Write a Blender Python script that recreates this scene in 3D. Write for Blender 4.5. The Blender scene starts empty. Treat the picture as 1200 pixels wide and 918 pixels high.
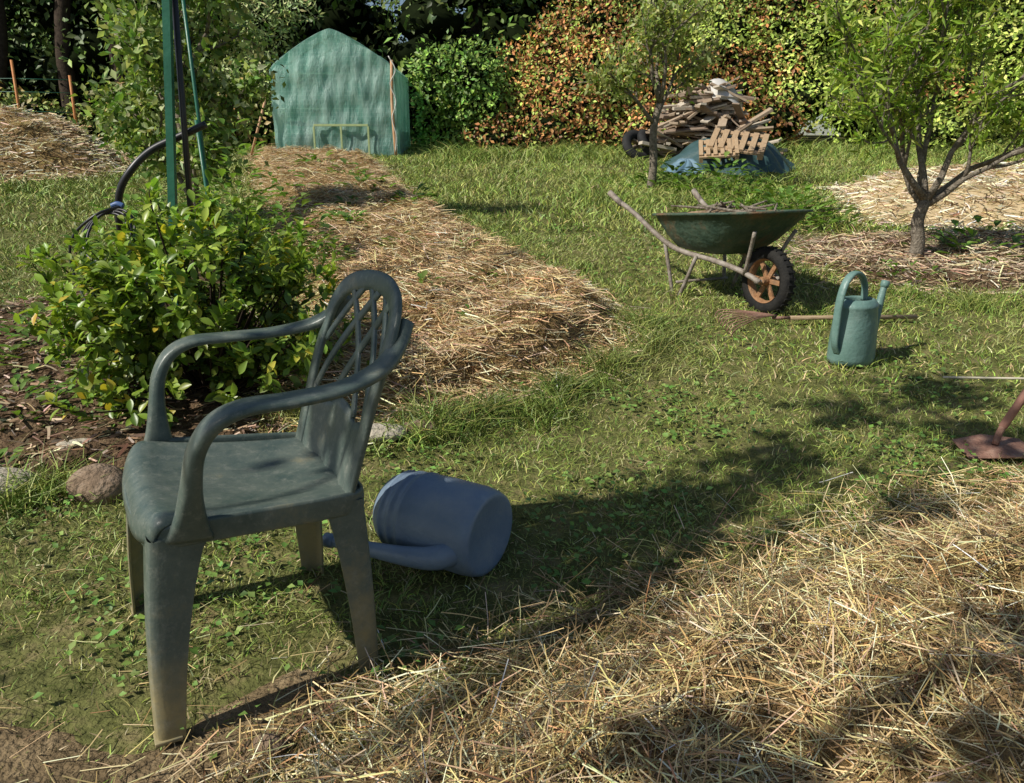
import bpy, math
import numpy as np
from mathutils import Vector, Matrix, Euler
rng=np.random.default_rng(11)
R=lambda a,b,n=None: rng.uniform(a,b,n)
scene=bpy.context.scene
COL=scene.collection
EL=math.radians(43); SH=np.array([-.894,-.447])

# ---------------------------------------------------------------- helpers
def nz(x,y,s=1.0,o=0.0):
    x=np.asarray(x)*s+o; y=np.asarray(y)*s-o*.7
    return (np.sin(1.7*x+2.3*y+1.1)+np.sin(-2.9*x+1.3*y+.3)+np.sin(4.1*x+3.7*y+2.2)*.6+np.sin(-5.3*x+6.1*y+.9)*.45+np.sin(9.1*x-7.7*y)*.3)/3.35
def gz(x,y):
    y=np.asarray(y,float); x=np.asarray(x,float)
    base=np.where(y<18,.04*np.log1p(np.exp(np.clip((y-2)/.4,-40,45))),1.6+(y-18)*.02)
    near=np.clip((y-1.9)/3,0,1)
    return base+.012*nz(x,y,1.3)*(0.35+near)+.01*near*nz(x,y,3.1,4)
def link(o):
    COL.objects.link(o); return o
def mesh_np(name,V,F,mat=None,col=None,smooth=False,parent=None):
    V=np.ascontiguousarray(np.asarray(V,np.float32).reshape(-1,3)); F=np.asarray(F,np.int32)
    me=bpy.data.meshes.new(name)
    k=F.shape[1]
    me.vertices.add(len(V)); me.vertices.foreach_set('co',V.ravel())
    me.loops.add(F.size); me.loops.foreach_set('vertex_index',np.ascontiguousarray(F).ravel())
    me.polygons.add(len(F)); me.polygons.foreach_set('loop_start',np.arange(0,F.size,k,dtype=np.int32))
    try: me.polygons.foreach_set('loop_total',np.full(len(F),k,np.int32))
    except Exception: pass
    if smooth: me.polygons.foreach_set('use_smooth',np.ones(len(F),bool))
    me.update(calc_edges=True)
    if col is not None:
        a=me.color_attributes.new('Col','FLOAT_COLOR','POINT')
        c=np.ones((len(V),4),np.float32); c[:,:3]=col; a.data.foreach_set('color',c.ravel())
    o=bpy.data.objects.new(name,me)
    if mat: me.materials.append(mat)
    link(o)
    if parent: o.parent=parent
    return o
def mesh_py(name,V,F,mat=None,smooth=False,parent=None,solid=0,bevel=0,sub=0):
    me=bpy.data.meshes.new(name); me.from_pydata([tuple(v) for v in V],[],[tuple(f) for f in F]); me.update()
    if smooth:
        for p in me.polygons: p.use_smooth=True
    if mat: me.materials.append(mat)
    o=bpy.data.objects.new(name,me); link(o)
    if parent: o.parent=parent
    if solid:
        m=o.modifiers.new('s','SOLIDIFY'); m.thickness=solid; m.offset=0
    if bevel:
        m=o.modifiers.new('b','BEVEL'); m.width=bevel; m.segments=2; m.limit_method='ANGLE'
    if sub:
        m=o.modifiers.new('u','SUBSURF'); m.levels=sub; m.render_levels=sub
    return o
def empty(name,loc=(0,0,0),rot=(0,0,0)):
    e=bpy.data.objects.new(name,None); e.empty_display_size=.1; link(e); e.location=loc; e.rotation_euler=rot; return e
def unit(v): return v/np.maximum(np.linalg.norm(v,axis=-1,keepdims=True),1e-9)
def rand_unit(n): return unit(rng.normal(size=(n,3)))
def catmull(P,n=6):
    P=np.asarray(P,float); out=[]
    Q=np.vstack([2*P[0]-P[1],P,2*P[-1]-P[-2]])
    for i in range(1,len(Q)-2):
        p0,p1,p2,p3=Q[i-1:i+3]
        for t in np.linspace(0,1,n,endpoint=False):
            out.append(.5*((2*p1)+(-p0+p2)*t+(2*p0-5*p1+4*p2-p3)*t*t+(-p0+3*p1-3*p2+p3)*t**3))
    out.append(P[-1]); return np.array(out)
def superell(k=12,e=.6):
    a=np.linspace(0,2*math.pi,k,endpoint=False)
    return np.stack([np.sign(np.cos(a))*np.abs(np.cos(a))**e,np.sign(np.sin(a))*np.abs(np.sin(a))**e],1)*.5
def sweep(path,wh,hint,sec=None,n=6):
    if sec is None: sec=superell()
    A=catmull(np.hstack([np.asarray(path,float),np.asarray(wh,float)]),n) if n>1 else np.hstack([np.asarray(path,float),np.asarray(wh,float)])
    P=A[:,:3]; W=A[:,3:5]
    T=unit(np.gradient(P,axis=0)); h=np.asarray(hint,float)
    S=unit(h-T*(T@h)[:,None]); U=np.cross(T,S)
    K=len(sec); V=(P[:,None]+S[:,None]*(sec[None,:,0:1]*W[:,None,0:1])+U[:,None]*(sec[None,:,1:2]*W[:,None,1:2])).reshape(-1,3)
    F=[]
    for i in range(len(P)-1):
        for j in range(K):
            F.append((i*K+j,i*K+(j+1)%K,(i+1)*K+(j+1)%K,(i+1)*K+j))
    F.append(tuple(range(K-1,-1,-1))); F.append(tuple(range((len(P)-1)*K,len(P)*K)))
    return V.tolist(),F
def join(parts):
    V=[];F=[]
    for v,f in parts:
        o=len(V); V+=list(v); F+=[tuple(i+o for i in q) for q in f]
    return V,F
def tube(path,r,n=4,k=8):
    path=np.asarray(path,float)
    r=np.broadcast_to(np.asarray(r,float),(len(path),))
    d=path[-1]-path[0]; h=np.array([1,0,0.]) if abs(d[0])<=min(abs(d[1]),abs(d[2]))+1e-6 else (np.array([0,1,0.]) if abs(d[1])<abs(d[2]) else np.array([0,0,1.]))
    return sweep(path,np.stack([r*2,r*2],1),h,superell(k,1),n)
def box(c,s,rot=None):
    v=np.array([(x,y,z) for x in(-.5,.5) for y in(-.5,.5) for z in(-.5,.5)])*np.asarray(s)
    if rot is not None:
        M=np.array(Euler(rot).to_matrix()); v=v@M.T
    v=v+np.asarray(c)
    return v.tolist(),[(0,1,3,2),(4,6,7,5),(0,4,5,1),(2,3,7,6),(0,2,6,4),(1,5,7,3)]
def inpoly(x,y,P):
    P=np.asarray(P,float); ins=np.zeros(len(x),bool); j=len(P)-1
    for i in range(len(P)):
        xi,yi=P[i]; xj,yj=P[j]
        c=((yi>y)!=(yj>y))&(x<(xj-xi)*(y-yi)/(yj-yi+1e-12)+xi)
        ins^=c; j=i
    return ins
def pdist(x,y,P):
    P=np.asarray(P,float); d=np.full(len(x),1e9)
    for i in range(len(P)):
        a=P[i];b=P[(i+1)%len(P)];ab=b-a
        t=np.clip(((x-a[0])*ab[0]+(y-a[1])*ab[1])/(ab@ab),0,1)
        d=np.minimum(d,np.hypot(x-a[0]-t*ab[0],y-a[1]-t*ab[1]))
    return np.where(inpoly(x,y,P),d,-d)

# ---------------------------------------------------------------- materials
def newmat(name):
    m=bpy.data.materials.new(name); m.use_nodes=True; nt=m.node_tree; b=nt.nodes['Principled BSDF']; return m,nt,b
def setspec(b,v):
    b.inputs['Specular IOR Level'].default_value=v
def mat_attr(name,rough=.6,transl=0.0,spec=.3,tcol=1.3):
    m,nt,b=newmat(name); a=nt.nodes.new('ShaderNodeAttribute'); a.attribute_name='Col'
    nt.links.new(a.outputs['Color'],b.inputs['Base Color']); b.inputs['Roughness'].default_value=rough; setspec(b,spec)
    if transl>0:
        t=nt.nodes.new('ShaderNodeBsdfTranslucent'); mx=nt.nodes.new('ShaderNodeMixShader'); mx.inputs[0].default_value=transl
        g=nt.nodes.new('ShaderNodeMix'); g.data_type='RGBA'; g.blend_type='MULTIPLY'; g.inputs[0].default_value=1
        nt.links.new(a.outputs['Color'],g.inputs[6]); g.inputs[7].default_value=(1.5*tcol/1.3,1.6*tcol/1.3,.7,1)
        nt.links.new(g.outputs[2],t.inputs['Color'])
        nt.links.new(b.outputs[0],mx.inputs[1]); nt.links.new(t.outputs[0],mx.inputs[2])
        nt.links.new(mx.outputs[0],nt.nodes['Material Output'].inputs['Surface'])
    return m
def mat_noise(name,cols,scale=5,rough=.7,bump=.0,bscale=None,spec=.3,detail=8,metal=0,coord='Object',stretch=None):
    m,nt,b=newmat(name)
    tc=nt.nodes.new('ShaderNodeTexCoord'); n=nt.nodes.new('ShaderNodeTexNoise'); n.inputs['Scale'].default_value=scale; n.inputs['Detail'].default_value=detail; n.inputs['Roughness'].default_value=.65
    src=tc.outputs[coord]
    if stretch:
        mp=nt.nodes.new('ShaderNodeMapping'); mp.inputs['Scale'].default_value=stretch; nt.links.new(src,mp.inputs[0]); src=mp.outputs[0]
    nt.links.new(src,n.inputs['Vector'])
    r=nt.nodes.new('ShaderNodeValToRGB'); el=r.color_ramp.elements
    while len(el)<len(cols): el.new(.5)
    for i,c in enumerate(cols):
        el[i].position=.3+.4*i/(len(cols)-1); el[i].color=(*c,1)
    nt.links.new(n.outputs['Fac'],r.inputs[0]); nt.links.new(r.outputs[0],b.inputs['Base Color'])
    b.inputs['Roughness'].default_value=rough; setspec(b,spec); b.inputs['Metallic'].default_value=metal
    if bump:
        n2=nt.nodes.new('ShaderNodeTexNoise'); n2.inputs['Scale'].default_value=bscale or scale*4; n2.inputs['Detail'].default_value=6
        nt.links.new(src,n2.inputs['Vector'])
        bp=nt.nodes.new('ShaderNodeBump'); bp.inputs['Strength'].default_value=bump; bp.inputs['Distance'].default_value=.02
        nt.links.new(n2.outputs['Fac'],bp.inputs['Height']); nt.links.new(bp.outputs[0],b.inputs['Normal'])
    return m
M_lawn=mat_noise('lawn_soil',[(.065,.07,.024),(.14,.145,.048),(.25,.2,.1)],9,.95,.8,60,spec=.1)
M_soil=mat_noise('bed_soil',[(.05,.03,.018),(.13,.085,.05),(.24,.17,.1)],14,.95,1,70,spec=.1)
M_earth=mat_noise('dry_earth',[(.09,.065,.035),(.2,.145,.08),(.32,.24,.14)],11,.95,1,70,spec=.1)
M_grass=mat_attr('grass_blades',.5,0,.35)
M_straw=mat_attr('straw_stalks',.45,0,.4,1.1)
M_strawbase=mat_noise('straw_base',[(.10,.065,.028),(.28,.19,.085),(.44,.31,.15)],25,.95,1,120,spec=.1)
M_leaf=mat_attr('leaf_matte',.5,.3,.3)
M_far=mat_attr('leaf_distant',.5,0,.3)
M_gloss=mat_attr('leaf_glossy',.36,.25,.4)
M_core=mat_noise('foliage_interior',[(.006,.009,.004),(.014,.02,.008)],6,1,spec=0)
M_bark=mat_noise('bark',[(.10,.08,.06),(.2,.17,.13),(.32,.28,.23)],30,.9,.8,80,spec=.15)
M_barkd=mat_noise('bark_dark',[(.03,.022,.016),(.08,.06,.045)],12,.95,.6,spec=.1)

def ribbons(name,P,D,Sd,L,W,bend,col,mat,tip=.12,base=1.0,parent=None):
    n=len(P); L=np.asarray(L)[:,None]; W=np.asarray(W)[:,None]
    mid=P+D*L*.5+bend*.25; end=P+D*L+bend
    V=np.stack([P-Sd*W*.5*base,P+Sd*W*.5*base,mid-Sd*W*.45,mid+Sd*W*.45,end-Sd*W*.5*tip,end+Sd*W*.5*tip],1)
    b=np.arange(n)[:,None]*6
    F=np.concatenate([b+np.array([[0,1,3,2]]),b+np.array([[2,3,5,4]])],0)
    C=np.repeat(col[:,None,:],6,1)
    return mesh_np(name,V,F,mat,C.reshape(-1,3),False,parent)
def leafmesh(P,D,N,L,W,fold=.15):
    D=unit(D); S=unit(np.cross(D,N)); Nn=np.cross(S,D); L=np.asarray(L)[:,None]; W=np.asarray(W)[:,None]
    V=np.stack([P,P+D*L*.45+S*W*.5+Nn*W*fold,P+D*L,P+D*L*.45-S*W*.5+Nn*W*fold],1)
    b=np.arange(len(P))[:,None]*4
    F=np.concatenate([b+np.array([[0,1,2]]),b+np.array([[0,2,3]])],0)
    return V.reshape(-1,3),F
def leafmesh_hi(P,D,N,L,W,prof=(.12,.62,1.0,.85,.15),fold=.2,curl=.15):
    D=unit(D); S=unit(np.cross(D,N)); Nn=np.cross(S,D); L=np.asarray(L)[:,None]; W=np.asarray(W)[:,None]
    k=len(prof); rows=[]
    for i,w in enumerate(prof):
        t=i/(k-1); c=P+D*L*t-Nn*L*curl*t*t
        rows+= [c-S*W*.5*w+Nn*W*fold*w,c,c+S*W*.5*w+Nn*W*fold*w]
    V=np.stack(rows,1); b=np.arange(len(P))[:,None]*(3*k); F=[]
    for i in range(k-1):
        for j in range(2): F.append(b+np.array([[i*3+j,i*3+j+1,i*3+j+4,i*3+j+3]]))
    return V.reshape(-1,3),np.concatenate(F,0)
def palette(n,cols,w=None,jit=.18):
    cols=np.asarray(cols,float); i=rng.choice(len(cols),n,p=w)
    c=cols[i]*np.exp(rng.normal(0,jit,(n,1)))*np.exp(rng.normal(0,jit*.35,(n,3)))
    return np.clip(c,0,.9)

# ---------------------------------------------------------------- layout polygons (metres)
BED=[(-4.33,13.2),(-2.06,12.09),(-1.5,10.2),(-.95,8.3),(-.45,6.9),(0.02,5.78),(.5,4.75),(.66,4.2),(.6,3.8),(.4,3.46),(.1,3.2),(-.16,3.04),(-.4,2.86),(-.66,2.7),(-1.0,2.9),(-1.15,3.6),(-1.45,4.6),(-1.75,5.78),(-2.15,7.2),(-2.85,8.8),(-3.6,11)]
MOUND=[(-.55,1.02),(-.32,1.33),(.08,1.55),(.45,1.77),(.89,2.02),(1.29,2.2),(1.75,2.38),(2.6,2.6),(3.4,2.2),(3.2,.6),(1.5,.35),(-.2,.4)]
LMOUND=[(-6.2,9.5),(-5.2,10.4),(-5.3,12.0),(-6.3,13.2),(-9.5,13.6),(-11,12.5),(-10.6,10.4),(-8.5,9.2)]
SOILBED=[(-2.9,2.0),(-1.75,2.12),(-1.15,2.35),(-.8,2.62),(-1.0,3.0),(-1.15,3.9),(-1.65,5.3),(-2.3,5.6),(-2.9,4.6),(-3.3,3.2)]
RMULCH=[(1.85,5.3),(2.2,4.95),(2.7,4.75),(3.3,4.6),(5.5,4.6),(6,6.0),(4.4,6.5),(3.2,6.6),(2.3,6.3)]
RLIGHT=[(3.1,7.0),(3.6,9.3),(5,9.9),(8,9.7),(8,6.6),(5,6.5)]
EARTH=[(-1.9,.5),(-1.6,1.15),(-1.1,1.42),(-.75,1.3),(-.5,1.55),(-.15,1.5),(-.3,1.2),(-.5,.9),(-.4,.5)]

def terrain():
    xs=np.concatenate([np.linspace(-160,-12,14),np.linspace(-11,9,161),np.linspace(10,160,14)])
    ys=np.concatenate([np.linspace(-60,-4,8),np.linspace(-3,15,145),np.linspace(16,260,22)])
    X,Y=np.meshgrid(xs,ys); Z=gz(X,Y); V=np.stack([X,Y,Z],-1).reshape(-1,3)
    nx=len(xs); i=np.arange(len(ys)-1)[:,None]*nx+np.arange(nx-1)[None]; i=i.ravel()
    F=np.stack([i,i+1,i+1+nx,i+nx],1)
    mesh_np('lawn_ground',V,F,M_lawn,smooth=True)
terrain()
def moundz(x,y,P,h,edge,lump,s=3.0,o=0):
    d=pdist(x,y,P)+.03*nz(x,y,6,o)
    t=np.clip(d/edge,0,1); t=t*t*(3-2*t)
    return gz(x,y)+t*h*(1+lump*nz(x,y,s,o))+t*h*lump*.5*nz(x,y,s*2.7,o+2)-.03*(1-t),d
def mound(name,P,h,edge,lump,step,mat,s=3.0,o=0):
    P=np.asarray(P); x0,y0=P.min(0)-.1; x1,y1=P.max(0)+.1
    xs=np.arange(x0,x1,step); ys=np.arange(y0,y1,step); X,Y=np.meshgrid(xs,ys)
    Z,d=moundz(X.ravel(),Y.ravel(),P,h,edge,lump,s,o)
    V=np.stack([X.ravel(),Y.ravel(),Z],1); nx=len(xs)
    i=(np.arange(len(ys)-1)[:,None]*nx+np.arange(nx-1)[None]).ravel(); F=np.stack([i,i+1,i+1+nx,i+nx],1)
    F=F[(d[F]>-.06).any(1)]
    return mesh_np(name,V,F,mat,smooth=True)
def straws(name,P,h,edge,lump,n,L,W,cols,w=None,s=3.0,o=0,lift=.03,tilt=.22,farbias=0,mat=None,clump=0.0,ej=.05,dk=.25):
    P=np.asarray(P); x0,y0=P.min(0)-.1; x1,y1=P.max(0)+.1
    x=R(x0,x1,n*4); y=R(y0,y1,n*4)
    if farbias: y=y0+(y1-y0)*R(0,1,n*4)**farbias
    d=pdist(x,y,P); k=d>rng.normal(0,ej,len(d))-.02; x=x[k][:n]; y=y[k][:n]; n=len(x)
    z,_=moundz(x,y,P,h,edge,lump,s,o); z=np.maximum(z,gz(x,y))+R(0,1,n)**2*lift+.002
    a=R(0,2*math.pi,n)
    if clump: a=nz(x,y,2.2,7)*3+rng.normal(0,.9,n)
    ti=rng.normal(0,tilt,n)
    D=np.stack([np.cos(a)*np.cos(ti),np.sin(a)*np.cos(ti),np.sin(ti)],1)
    l=R(L[0],L[1],n)*R(.4,1,n); Pp=np.stack([x,y,z],1)-D*l[:,None]*.5
    Pp[:,2]=np.maximum(Pp[:,2],gz(Pp[:,0],Pp[:,1])+.004)
    roll=R(-1,1,n); Sd=unit(np.cross(D,np.array([0,0,1.]))); U=np.cross(Sd,D); Sd=unit(Sd*np.cos(roll)[:,None]+U*np.sin(roll)[:,None])
    bend=rand_unit(n)*l[:,None]*.2; bend[:,2]=-np.abs(bend[:,2])*.8
    C=palette(n,cols,w,.27)*(1+dk*nz(x,y,2.5,3)[:,None]+dk*.8*nz(x,y,7,1)[:,None])
    return ribbons(name,Pp,D,Sd,l,R(W[0],W[1],n),bend,np.clip(C,0.01,.85),mat or M_straw,tip=.8)
SC=[(.66,.51,.24),(.46,.32,.14),(.78,.66,.38),(.2,.125,.055),(.34,.23,.1)]
SC2=[(.68,.49,.26),(.53,.36,.18),(.8,.64,.39),(.3,.19,.09)]
def parent_to(name,objs):
    e=empty(name)
    for o in objs: o.parent=e
    return e
a=mound('mulch_base',BED,.15,.3,.45,.05,M_strawbase)
b=straws('stalks',BED,.15,.3,.45,58000,(.06,.26),(.0022,.0055),SC2,[.38,.3,.22,.1],farbias=1.5,lift=.04,clump=1,ej=.07,dk=.18)
parent_to('straw_mulch_bed',[a,b])
a=mound('mulch_base',MOUND,.12,.45,.5,.025,M_strawbase,3.2,2)
b=straws('stalks',MOUND,.12,.45,.5,62000,(.05,.24),(.0012,.0031),SC,[.3,.25,.18,.12,.15],3.2,2,lift=.045,tilt=.33,clump=1,ej=.09,dk=.4)
parent_to('straw_pile',[a,b])
a=mound('mulch_base',LMOUND,.6,1.3,.3,.1,M_strawbase,1.3,5)
b=straws('stalks',LMOUND,.6,1.3,.3,12000,(.12,.4),(.008,.015),[(.76,.6,.37),(.62,.47,.28),(.82,.7,.48)],None,1.3,5,lift=.05)
parent_to('straw_mound',[a,b])
a=mound('mulch_base',SOILBED,.05,.2,.5,.05,M_soil,4,1)
b=straws('wood_chips',SOILBED,.05,.2,.5,8000,(.03,.13),(.003,.012),[(.24,.16,.1),(.34,.24,.15),(.13,.08,.05),(.5,.39,.24)],None,4,1,lift=.02)
parent_to('planting_bed',[a,b])
a=mound('mulch_base',RMULCH,.06,.3,.4,.06,M_soil,3,1)
b=straws('stalks',RMULCH,.06,.3,.4,13000,(.06,.25),(.004,.009),[(.5,.38,.24),(.36,.26,.16),(.64,.51,.34)],None,3,1,lift=.03,ej=.15)
parent_to('mulched_tree_bed',[a,b])
a=mound('mulch_base',RLIGHT,.25,.8,.3,.1,mat_noise('pale_straw_base',[(.4,.3,.17),(.6,.47,.28)],20,.9,.5),1.5,1)
b=straws('stalks',RLIGHT,.25,.8,.3,11000,(.1,.35),(.008,.015),[(.84,.72,.5),(.76,.62,.41),(.66,.52,.32)],None,1.5,1,lift=.04)
parent_to('straw_heap',[a,b])
mound('bare_earth',EARTH,.008,.15,.4,.03,M_earth,5,3)
def loose():
    n1,n2=700,420; n=n1+n2; x=np.concatenate([R(-1.3,1.6,n1),R(-2,3,n2)]); y=np.concatenate([1.0+R(0,1,n1)**1.9*1.0,R(1,6,n2)])
    a=R(0,2*math.pi,n); D=np.stack([np.cos(a),np.sin(a),rng.normal(0,.12,n)],1); l=R(.02,.1,n)
    P=np.stack([x,y,gz(x,y)+R(.01,.03,n)],1)
    ribbons('loose_straw',P,D,unit(np.cross(D,np.array([0,0,1.]))),l,R(.0012,.003,n),rand_unit(n)*l[:,None]*.1,palette(n,SC,None,.25),M_straw,tip=.8)
loose()

# ---------------------------------------------------------------- grass
POLYS=[BED,MOUND,LMOUND,SOILBED,RMULCH,RLIGHT]
GC=[(.19,.28,.05),(.27,.345,.07),(.37,.395,.11),(.5,.43,.22),(.095,.165,.03)]
def grass():
    Ps=[];Ds=[];Ls=[];Ws=[];Cs=[];Bs=[]
    def add(x,y,l,w,spread,cw,dk=1.0,cut=True,drop=.35):
        if cut:
            k=np.ones(len(x),bool)
            for P in POLYS: k&=pdist(x,y,P)<rng.normal(.01,.045,len(x))
            de=pdist(x,y,EARTH)+.07*nz(x,y,7,2); k&=~((de>-.02)&(R(0,1,len(x))<.5+.45*nz(x,y,8,5)))
            x=x[k];y=y[k];l=l[k];w=w[k]
        n=len(x); a=R(0,2*math.pi,n); t=np.abs(rng.normal(0,spread,n)); t=np.clip(t,0,1.45)
        D=np.stack([np.cos(a)*np.sin(t),np.sin(a)*np.sin(t),np.cos(t)],1)
        Ps.append(np.stack([x,y,gz(x,y)-.004],1)); Ds.append(D); Ls.append(l); Ws.append(w)
        c=palette(n,GC,cw,.26); m=nz(x,y,1.4,2)+.4*nz(x,y,5,6); m2=nz(x,y,4.5,5)
        c=c*(1+.25*m2[:,None])*dk; yel=np.clip(m,0,1)[:,None]; c=c*(1-yel*.4)+np.array([.41,.38,.15])*yel*.4
        if cut:
            dry=np.clip(pdist(x,y,EARTH)*4+.55,0,1)*(R(0,1,n)<.5); dry=dry[:,None]
            c=c*(1-dry)+np.array([.34,.26,.14])*np.exp(rng.normal(0,.3,(n,1)))*dry
        Cs.append(np.clip(c,0,.8)); b=np.stack([np.cos(a),np.sin(a),-np.ones(n)*.8],1)*(l*drop)[:,None]; Bs.append(b)
    W0=[.29,.3,.19,.15,.07]
    n=155000; x=R(-2.3,2.9,n); y=R(.7,3.2,n); pt=nz(x,y,3,1)+.5*nz(x,y,9,4); dens=.82+.5*pt; k=R(0,1,n)<dens; x,y=x[k],y[k]
    l=R(.014,.046,len(x))*(1+.4*nz(x,y,2,8)); add(x,y,l,R(.0015,.0034,len(x)),.75,W0)
    n=100000; x=R(-4.2,5,n); y=R(3.2,6.6,n); add(x,y,R(.02,.06,n)*(1+.4*nz(x,y,2,8)),R(.0028,.0058,n),.65,W0)
    n=95000; x=R(-9,8,n); y=R(6.6,14.2,n); add(x,y,R(.05,.12,n)*(1+.5*nz(x,y,1,8)),R(.006,.013,n),.5,[.3,.35,.25,.02,.08])
    def tuft(cx,cy,r,n,h,w=.005,dk=.9,sp=.38):
        x=rng.normal(cx,r,n); y=rng.normal(cy,r,n); add(x,y,R(.4,1,n)*h,R(.5,1,n)*w,sp,[.4,.35,.2,.0,.05],dk,False,drop=.45)
    E=np.array([(.66,4.2),(.66,3.85),(.5,3.5),(.25,3.22),(0.02,3.02),(-.2,2.9),(-.4,2.76)])
    A=catmull(E,7)
    for px,py in A:
        if R(0,1)<.8: tuft(px+R(-.05,.14),py-R(-.04,.14),R(.03,.08),int(R(40,150)),R(.08,.27),.0045,R(.5,.85),R(.3,.6))
    for px,py in catmull(np.array([(-1.1,12.3)]+[(-1.35,10.2),(-.8,8.3),(-.3,6.9),(0.15,5.78),(.6,4.75)]),10): tuft(px+R(-.05,.15),py,.08,int(R(20,90)),R(.06,.17),.006)
    for q in [(-1.47,2.28,.06,260,.22),(-1.55,2.2,.06,200,.2),(-1.2,2.3,.05,120,.12),(-.86,2.85,.05,160,.26),(-.72,2.62,.05,160,.2),(-.9,3.3,.06,200,.3),(-1.0,3.7,.07,160,.34),(-.5,2.6,.05,120,.16),(-.3,2.68,.06,160,.2),(.1,2.85,.08,130,.17),(.78,3.9,.1,140,.17),(.85,3.6,.1,120,.14),
              (2.7,4.45,.1,350,.22),(3.1,4.35,.12,350,.25),(2.4,4.6,.1,200,.16),(1.75,5.3,.12,260,.22),(2.0,5.1,.1,200,.2),(1.35,4.95,.1,160,.18),(1.05,4.8,.06,90,.14),(1.62,4.35,.1,160,.13),(1.7,3.5,.1,160,.09),(2.1,4.4,.15,300,.13),
              (-2.5,4.1,.15,300,.2),(-2.9,3.6,.15,300,.2),(-2.4,5.7,.25,500,.3),(-2.9,6.7,.3,600,.35),(-2.2,8.2,.2,300,.25),(-3.6,6.0,.4,700,.18),(-1.3,4.1,.08,180,.6),(-1.45,4.5,.1,160,.65),(-1.1,3.75,.06,140,.5),(-.95,3.45,.05,100,.4)]: tuft(*q)
    for i in range(60): tuft(R(-1.3,8.5),R(12.2,14),.25,150,R(.25,.5),.014,1.0)
    for i in range(30): tuft(R(-10,-4.5),R(8,14),.3,110,R(.15,.35),.013,1.0)
    for i in range(20): tuft(R(.8,3.2),R(8.0,9.8),.2,110,R(.15,.35),.01,1.0)
    for i in range(26): tuft(R(-1.8,2.4),R(1.6,3.0),.035,60,R(.05,.09),.004,.9,.6)
    P=np.vstack(Ps);D=np.vstack(Ds);n=len(P); az=R(0,2*math.pi,n); S=np.stack([np.cos(az),np.sin(az),0*az],1)
    S=unit(S-D*(S*D).sum(1)[:,None])
    ribbons('grass',P,D,S,np.concatenate(Ls),np.concatenate(Ws),np.vstack(Bs),np.vstack(Cs),M_grass,tip=.15)
grass()
def clover():
    n=34000; x=np.concatenate([R(-2,2.8,n//2),R(-4,5,n//2)]); y=np.concatenate([R(1.0,3.2,n//2),R(3.0,7,n//2)])
    k=(nz(x,y,2.3,9)+rng.normal(0,.22,n)>.25)
    for P in POLYS: k&=pdist(x,y,P)<0
    x,y=x[k],y[k]; n=len(x); a=R(0,6.28,n); D=np.stack([np.cos(a),np.sin(a),R(-.1,.5,n)],1); N=unit(np.stack([R(-.5,.5,n),R(-.5,.5,n),np.ones(n)],1))
    P=np.stack([x,y,gz(x,y)+R(.008,.042,n)],1); s=R(.01,.024,n)*(1+.1*y)
    V,F=leafmesh(P,D,N,s,s*.75); C=np.repeat(palette(n,[(.14,.25,.05),(.19,.29,.07),(.1,.18,.035)],None,.22)[:,None],4,1).reshape(-1,3)
    mesh_np('clover_patch',V,F,M_far,C)
clover()
def broadweeds(name,cx,cy,n,r,h,s,cols,zf=None):
    x=rng.normal(cx,r,n);y=rng.normal(cy,r,n); z0=gz(x,y)+(zf or 0)
    a=np.arctan2(y-cy,x-cx)+rng.normal(0,.5,n); D=np.stack([np.cos(a),np.sin(a),R(-.1,.9,n)],1); N=np.stack([-.3*np.cos(a),-.3*np.sin(a),np.ones(n)],1)
    P=np.stack([x,y,z0+R(.1,1,n)*h*np.exp(-((x-cx)**2+(y-cy)**2)/(2*r*r))],1)
    L=R(.6,1.2,n)*s; V,F=leafmesh_hi(P,D,N,L,L*.55); C=np.repeat(palette(n,cols,None,.2)[:,None],15,1).reshape(-1,3)
    return mesh_np(name,V,F,M_leaf,C,True)
G1=[(.14,.24,.045),(.18,.29,.065),(.09,.17,.03)]
for (cx,cy,n,r,h,s) in [(-1.3,6.2,44,.1,.16,.09),(-.5,4.2,34,.08,.13,.07),(-.9,7.3,34,.12,.14,.1),(-1.5,8.2,34,.15,.16,.12),(-.75,5.3,28,.08,.12,.08),(-.15,4.5,20,.05,.09,.05),(-.7,3.6,22,.06,.1,.055),(-1.15,5.0,24,.08,.12,.07),(-1.9,9.2,30,.14,.16,.12),(-2.5,10.3,30,.15,.18,.13),(-.3,5.4,14,.05,.08,.05),(-.2,3.7,12,.04,.07,.04),(-1.4,7.2,24,.1,.13,.08),(-.85,6.2,18,.07,.1,.06)]:
    broadweeds('strawberry_plant',cx,cy,n,r,h,s,G1,.14)
for (cx,cy,n,r,h,s) in [(-1.95,2.9,200,.18,.16,.05),(-2.2,3.6,260,.25,.25,.07),(-2.1,4.6,260,.25,.4,.08),(-1.8,2.35,110,.12,.09,.05),(-1.5,2.75,60,.1,.08,.045),(-1.45,5.1,300,.22,.75,.08),(-2.5,5.5,300,.35,.7,.09),(-1.95,5.6,420,.26,1.0,.09),(2.55,5.0,80,.2,.15,.06),(3.4,5.6,120,.3,.3,.1),(1.9,9.4,160,.25,.3,.12),(2.6,7.6,240,.3,.35,.1),(2.3,8.6,240,.3,.45,.1),(2.45,6.9,160,.25,.35,.09)]:
    broadweeds('leafy_weeds',cx,cy,n,r,h,s,G1)

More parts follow.
